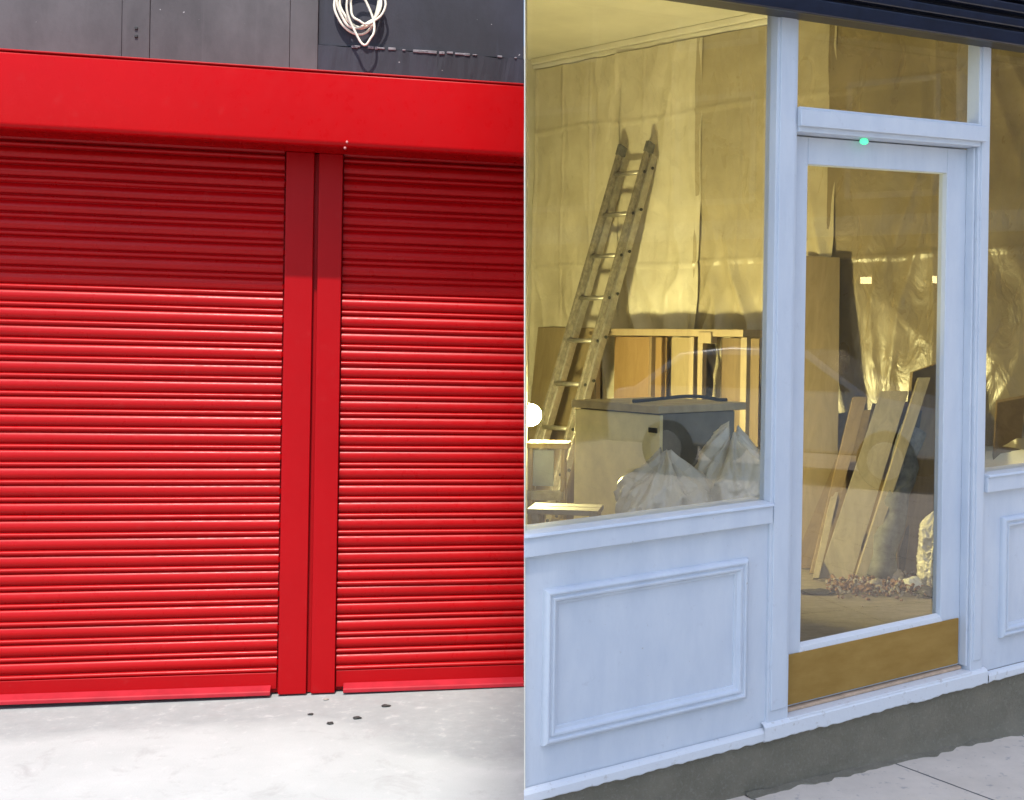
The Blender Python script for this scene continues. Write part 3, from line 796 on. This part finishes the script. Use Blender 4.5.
# pale sheet in the far corner behind the ladder
a, b = on_wall(538, 327, .07), on_wall(603, 328, .07)
a2, b2 = c3(a+SN*.16, ZF), c3(b+SN*.16, ZF)
leaning_sheet(a2, b2, a, b, -.018, 'ply_pale', 'plywood_sheet', 'pale plywood sheet standing in the far corner behind the ladder', 'plywood')

def cabinet():
    zt = ZF+1.0
    k = on_z(662, 405, zt); l = on_z(577, 399, zt); dl = (l-k); dr_ = Vector((dl.y, -dl.x, 0)).normalized()*.52
    t = thing('counter_cabinet', 'cabinet with pale end board and dark grey side below the shelving rack', 'cabinet', c3(k, ZF))
    base = c3(k, ZF)
    m = MB(); m.obox(base + dl*.02 + dr_*.02, dl*.96, dr_*.96, (0, 0, .96)); m.build('body', M['cabinet_grey'], t, bevel=.004)
    m = MB(); n_ = -dr_.normalized()*.02; m.obox(base + dr_*.018, dl, n_, (0, 0, .955)); m.build('end_board', M['cabinet_pale'], t, bevel=.003)
    m = MB(); m.obox(base + Vector((0, 0, .962)) - dr_*.05 - dl*.01, dl*1.03, dr_*1.15, (0, 0, .035)); m.build('worktop', M['cabinet_top'], t, bevel=.004)
    p = on_z(650, 418, 1.2); q = base + dr_*.0 + n_*1.1 + dl*.10 + Vector((0, 0, .90)); m = MB(); m.obox(q, dl.normalized()*-.05, n_*.3, (0, 0, -.022)); m.build('label_plate', M['rubber'], t, bevel=.002)
    cb = MB(); pts = []
    for i in range(20):
        f = i/19; pts.append(base + dl*(.42-.25*f) + dr_*(.1+.95*f) + Vector((0, 0, 1.005 + .035*math.sin(math.pi*min(1, f*1.1))*f)))
    cb.tube(pts, .008, 8); tag(cb.build('hose', M['rubber'], smooth=True), 'black hose lying over the dusty cabinet top', 'hose')
    return k
cabinet()

def sack(c, r, h, seed, mat, label, lean=(0, 0), sq=1.0):
    c = Vector(c); m = MB()
    nu, nv = 120, 96; vs = []; fs = []
    for j in range(nv+1):
        t = j/nv
        prof_ = (math.sin(math.pi*min(1, t*.52+.30))**.55)*(1 if t < .8 else max(.16, 1-((t-.8)/.2)**1.6*.85))
        if t < .05: prof_ *= .55+9*t
        for i in range(nu):
            a = 2*math.pi*i/nu; d = Vector((math.cos(a), math.sin(a), 0))
            q = Vector((d.x*1.6, d.y*1.6, t*2.4+seed))
            w1 = mnoise.noise(q*.8)*1.2; rg = lambda f, e, o: (1-min(1, abs(mnoise.noise(q*f+Vector((o, w1, t*1.5))))*2.2))**e
            k = .93 + .24*mnoise.noise(q) + .15*rg(1.7, 2, 0) + .10*rg(3.6, 3, 5) + .05*rg(7.5, 3, 9)
            p = c + d*(r*prof_*k); p.y = c.y + (p.y-c.y)*sq
            p += Vector((lean[0]*t, lean[1]*t, h*t*(1+.10*mnoise.noise(q*1.5))))
            vs.append(p)
    for j in range(nv):
        for i in range(nu):
            l = (i+1) % nu; fs.append((j*nu+i, j*nu+l, (j+1)*nu+l, (j+1)*nu+i))
    fs += [tuple(range(nu-1, -1, -1)), tuple(nv*nu+i for i in range(nu))]
    m.add(vs, fs)
    return tag(m.build('rubble_sack', M[mat], smooth=True), label, 'sack', 'rubble sacks inside the shop')
def base_at(x, Y): p = at_depth(x, 600, Y); return (p.x, p.y, ZF)
sack(base_at(656, 4.62), .20, .80, 2.2, 'sack', 'slumped pale rubble sack leaning on the cabinet behind the left window', (.03, .05))
sack(base_at(738, 4.72), .21, .89, 6.1, 'sack', 'tall creased rubble sack beside the door post behind the left window', (-.02, .08))
sack(base_at(640, 4.35), .15, .62, 12.3, 'sack', 'small grey rubble sack lowest behind the window sill', (.0, .03))

# hop-up platform and box low in the left corner
def hopup():
    z = .82; p = on_z(545, 511, z)
    t = thing('hop_up_platform', 'low timber hop-up platform by the sill in the left corner', 'platform', (p.x, p.y, ZF))
    d = Vector((.93, -.1, 0)).normalized(); e = Vector((.1, .93, 0)).normalized(); o = c3(p, z) - d*.06 - e*.1
    m = MB(); m.obox(o, d*.30, e*.09, (0, 0, .022)); m.obox(o+e*.1, d*.30, e*.09, (0, 0, .022)); m.build('deck', M['timber'], t, bevel=.003)
    for s_, w_ in ((.02, .0), (.26, .0), (.02, .15), (.26, .15)):
        m = MB(); m.obox(c3(o+d*s_+e*w_, ZF), d*.03, e*.03, (0, 0, z-ZF)); m.build('leg', M['timber'], t, bevel=.003)
hopup()
def crate():
    z = .98; p = on_z(543, 480, z-.06); p = at_depth(543, 500, 6.0); zb = ZF
    t = thing('steel_trestle', 'grey panelled trestle standing under the work lamp', 'trestle', (p.x, p.y, ZF))
    d = Vector((1, -.05, 0)).normalized(); e = Vector((.05, 1, 0)).normalized(); o = c3(p, ZF) - d*.06
    zt = 1.55-(444-340)/F_PX*6.0
    m = MB(); m.obox(o + Vector((0, 0, zt-ZF-.03)) - d*.03, d*.22, e*.16, (0, 0, .03)); m.build('top_bar', M['timber'], t, bevel=.003)
    m = MB(); m.obox(o + e*.03 + Vector((0, 0, zt-ZF-.23)), d*.11, e*.02, (0, 0, .19)); m.build('panel', M['steel_grey'], t, bevel=.003)
    m = MB(); m.obox(o + Vector((0, 0, zt-ZF-.30)) - d*.03, d*.20, e*.03, (0, 0, .05)); m.build('cross_bar', M['alu'], t, bevel=.003)
    for s_, w_ in ((-.02, .0), (.15, .0), (-.02, .12), (.15, .12)):
        m = MB(); m.obox(o+d*s_+e*w_, d*.02, e*.02, (0, 0, zt-ZF-.03)); m.build('leg', M['timber'], t, bevel=.002)
crate()

# boards leaning on the side wall, seen through the door
def board(x0, y0, x1, y1, X0, Y0, X1, Y1, thk, mat, label, off=.06, foot=None):
    bl, br = on_z(x0, y0, ZF+.005), on_z(x1, y1, ZF+.005)
    tl, tr_ = on_wall(X0, Y0, off), on_wall(X1, Y1, off)
    return leaning_sheet(bl, br, tl, tr_, thk, mat, 'leaning_board', label, 'board', 'boards leaning in the shop')
board(798, 567, 836, 565, 801, 256, 839, 258, .012, 'ply_dull', 'tall brown board sheet standing at the left edge of the door glass', .11)
board(809, 574, 819, 574, 852, 398, 866, 398, .03, 'ply_brown', 'narrow dark brown plank leaning left of the wide pale board', .20)
board(818, 579, 851, 580, 880, 392, 908, 392, .02, 'ply_grey', 'wide pale board leaning in the middle of the door view', .22)
board(853, 581, 863, 581, 917, 378, 929, 378, .03, 'ply_grey', 'narrow pale plank leaning right of the wide pale board', .24)
board(838, 574, 872, 574, 872, 404, 915, 402, .02, 'ply_brown', 'dark brown board standing behind the wide pale board', .16)
board(800, 569, 950, 566, 800, 418, 950, 402, .012, 'ply_brown', 'wide low brown sheet standing behind all the boards in the door view', .11)
board(812, 580, 818, 580, 838, 462, 845, 462, .025, 'ply_grey', 'thin short plank leaning just left of the wide pale board', .30)
board(893, 576, 934, 570, 910, 372, 944, 360, .02, 'ply_brown', 'broad brown board leaning at the right of the door view', .20)
board(1000, 545, 1045, 530, 1030, 205, 1075, 205, .02, 'cabinet_pale', 'pale grey sheet leaning behind the right window', .16)
board(985, 560, 1010, 560, 996, 400, 1024, 395, .02, 'ply_brown', 'short brown board low behind the right window', .22)
m = MB(); p, q = on_z(878, 579, ZF+.02), on_wall(912, 430, .26); m.tube([p.lerp(q, i/12)+Vector((.012*math.sin(i*1.7), 0, 0)) for i in range(13)], [.072+.006*math.sin(i*2.3) for i in range(13)], 18)
tag(m.build('carpet_roll', M['grey_roll'], smooth=True), 'dark grey carpet roll leaning among the boards', 'roll')
m = MB(); p, q = on_z(897, 572, ZF+.02), on_wall(917, 410, .22); m.tube([p.lerp(q, i/10) for i in range(11)], .04, 12)
tag(m.build('pipe', M['dark'], smooth=True), 'black pipe leaning between the carpet roll and brown board', 'pipe')
pb = on_z(936, 588, ZF)
sack((pb.x, pb.y, ZF), .09, .40, 15.5, 'sack', 'small pale sack at the right edge of the door glass')
# loose rubble
def lump(x, y, r, seed, mat, name, label, cat, group=None, sc=(1, .8, .7)):
    p = on_z(x, y, ZF); m = MB()
    m.sphere(p + Vector((0, 0, r*sc[2]*.8)), r, 14, 9, sc=sc, fn=lambda d: 1+.35*mnoise.noise(d*1.4+Vector((seed, 0, 0)))+.15*mnoise.noise(d*4+Vector((seed, 3, 0))))
    return tag(m.build(name, M[mat]), label, cat, group)
lump(913, 590, .055, 3, 'sack_white', 'masonry_lump', 'pale lump of plaster on the rubble near the small sack', 'lump')
lump(893, 583, .06, 5, 'stone', 'masonry_lump', 'grey lump of masonry below the carpet roll', 'lump')
lump(876, 590, .045, 7, 'stone', 'masonry_lump', 'smaller grey lump in front of the carpet roll', 'lump')
lump(930, 597, .06, 9, 'dark', 'masonry_lump', 'black lump at the right end of the rubble', 'lump', sc=(1.2, .8, .5))
lump(818, 594, .06, 10, 'dark', 'masonry_lump', 'flat black offcut on the floor at the left of the door glass', 'lump', sc=(1.5, .7, .25))
rbm = MB(); rr = random.Random(5)
for k in range(700):
    x = rr.gauss(875, 30); y = rr.gauss(589, 4.5) + abs(x-875)*.02
    if not 826 < x < 944: continue
    p = on_z(x, y, ZF); r = rr.uniform(.004, .018)
    a = Matrix.Rotation(rr.uniform(0, 6), 3, Vector((rr.random(), rr.random(), rr.random()+.1)).normalized())
    ax_ = [a @ Vector(v) for v in ((r*1.5, 0, 0), (0, r, 0), (0, 0, r*.8))]
    rbm.obox(p + Vector((0, 0, rr.uniform(.0, .03))), *ax_, mi=0 if rr.random() < .7 else 1)
o = rbm.build('brick_rubble', [M['brick_bit'], M['stone']], bevel=.002, kind='stuff'); tag(o, 'scattered reddish brick rubble on the shop floor below the boards', 'rubble')

# ------------------------------------------------------------------ across the street (house and car seen only as reflections, tower added for shade)
def tower():  # unseen block added behind the camera, placed and sized to shade the shop
    x0, x1, y0, y1, H = -.31, 3.1, -20.0, -11.2, 33.0
    t = thing('apartment_tower', 'tall pale rendered apartment tower across the road', 'tower', ((x0+x1)/2, y1, 0))
    m = MB(); m.box(x0, x1, y0, y1, 0, H); m.build('wall', M['render_far'], t)
    m = MB(); m.box(x0-.0, x1+.15, y0-.15, y1+.15, H+.003, H+.25); m.build('roof', M['navy'], t)
    for fl_ in range(10):
        for c in range(2):
            cx = x0+.9+c*1.6; z = 1.2+fl_*3.2
            m = MB(); m.box(cx-.55, cx+.55, y1+.002, y1+.06, z-.06, z+1.5); w = m.build('window', M['white_trim'], t)
            m = MB(); m.box(cx-.47, cx+.47, y1+.062, y1+.07, z+.02, z+1.42); m.build('pane', M['dark_glass'], w)
tower()
def house():
    X = 15.0; t = thing('terrace_house', 'brick terrace with lit shop windows farther up the street', 'house', (X, -2, 0))
    m = MB(); m.box(X, X+8, -14, 9, 0, 9); m.build('wall', M['brick_far'], t)
    m = MB(); m.box(X-.3, X+8.2, -14.2, 9.2, 9.003, 9.5); m.build('roof', M['navy'], t)
    for k in range(7):
        y = -12.5+k*3.1
        for z in (3.9, 6.6):
            m = MB(); m.box(X-.06, X-.002, y, y+1.5, z, z+1.9); w = m.build('window', M['dull_trim'], t)
            m = MB(); m.box(X-.07, X-.062, y+.1, y+1.4, z+.1, z+1.8); m.build('pane', M['dark_glass'], w)
        m = MB(); m.box(X-.06, X-.002, y-.3, y+2.2, .6, 3.1); w = m.build('shop_window', M['navy'], t)
        m = MB(); m.box(X-.07, X-.062, y-.15, y+2.05, .8, 2.3); m.build('pane', M['dark_glass'], w)
        if k == 4:
            for a, b in ((.30, .48), (1.45, 1.6)):
                m = MB(); m.box(X-.075, X-.064, y+a, y+b, 2.52, 2.63); m.build('lit_pane', M['warm_window'], w)
    m = MB(); m.box(X-.09, X-.002, -13.5, 8.8, 3.3, 3.62); m.build('string_course', M['dull_trim'], t)
house()
def car(cx, cy):
    t = thing('parked_car', 'silver hatchback parked by the terrace across from the timber shop', 'car', (cx, cy, 0))
    prof_ = [(-2.1, .35), (-2.12, .75), (-2.0, .98), (-1.75, 1.02), (-1.25, 1.42), (-.6, 1.5), (.35, 1.47), (1.05, 1.02), (1.85, .88), (2.08, .7), (2.1, .35)]
    m = MB(); n_ = len(prof_); vs = []
    for sx_, wd in ((-1, .86), (-1, .80), (1, .80), (1, .86)):
        for (y, z) in prof_:
            k = 1.0 if z < 1.03 else .80
            vs.append((cx + sx_*wd*k, cy+y, z))
    fs = [tuple(range(n_)), tuple(range(4*n_-1, 3*n_-1, -1))]
    for i in range(n_):
        j = (i+1) % n_; fs.append((i, j, 3*n_+j, 3*n_+i))
    m.add(vs, fs); m.build('body', M['car_paint'], t, bevel=.05, seg=3)
    for sx_ in (-1, 1):
        for yy in (-1.3, 1.3):
            m = MB(); m.tube([(cx+sx_*.70, cy+yy, .32), (cx+sx_*.90, cy+yy, .32)], .32, 24); w = m.build('wheel', M['tyre'], t, bevel=.02)
            m = MB(); m.tube([(cx+sx_*.89, cy+yy, .32), (cx+sx_*.915, cy+yy, .32)], .2, 20); m.build('rim', M['alu'], w, bevel=.01)
        m = MB(); m.add([(cx+sx_*.868, cy-1.55, 1.04), (cx+sx_*.868, cy+.9, 1.04), (cx+sx_*.71, cy+.3, 1.41), (cx+sx_*.71, cy-1.15, 1.39)], [(0, 1, 2, 3)])
        m.build('side_window', M['dark_glass'], t, solid=.02)
car(9.6, 1.0)

# ------------------------------------------------------------------ light, camera, world
SUN_EL, SUN_AZ = rad(61), rad(0.3)       # azimuth measured from straight behind the camera, to the right
to_sun = Vector((math.sin(SUN_AZ)*math.cos(SUN_EL), -math.cos(SUN_AZ)*math.cos(SUN_EL), math.sin(SUN_EL)))
sl = bpy.data.lights.new('sun', 'SUN'); sl.energy = 2.5; sl.angle = rad(.9); sl.color = (1, .955, .89)
so = bpy.data.objects.new('sun', sl); C.objects.link(so); so.location = (0, -10, 30); so.rotation_euler = to_sun.to_track_quat('Z', 'Y').to_euler()
sc_ = bpy.context.scene
w = bpy.data.worlds.new('World'); sc_.world = w; w.use_nodes = True
nt = w.node_tree; bg = nt.nodes['Background']
sky = nt.nodes.new('ShaderNodeTexSky'); sky.sky_type = 'NISHITA'; sky.sun_disc = False
sky.sun_elevation = SUN_EL; sky.sun_rotation = math.atan2(to_sun.x, to_sun.y)
nt.links.new(sky.outputs[0], bg.inputs[0]); bg.inputs[1].default_value = .15

cd = bpy.data.cameras.new('camera'); co = bpy.data.objects.new('camera', cd); C.objects.link(co)
cd.sensor_width = 36; cd.lens = 36*F_PX/1024; cd.shift_x = (512-PX)/1024; cd.shift_y = -(400-PY)/1024; cd.clip_end = 1000; cd.clip_start = .05
X_, Y_, Z_ = Vector((CT, 0, ST)), Vector((-ST, 0, CT)), Vector((0, -1, 0))
co.matrix_world = Matrix(((X_.x, Y_.x, Z_.x, CAM.x), (X_.y, Y_.y, Z_.y, CAM.y), (X_.z, Y_.z, Z_.z, CAM.z), (0, 0, 0, 1)))
sc_.camera = co
vs = sc_.view_settings; vs.view_transform = 'Standard'; vs.look = 'None'; vs.exposure = 1.17; vs.gamma = 1; vs.use_curve_mapping = False
sc_.render.engine = 'CYCLES'
sc_.cycles.use_denoising = True
sc_.cycles.max_bounces = 8; sc_.cycles.transparent_max_bounces = 12; sc_.cycles.sample_clamp_indirect = 4
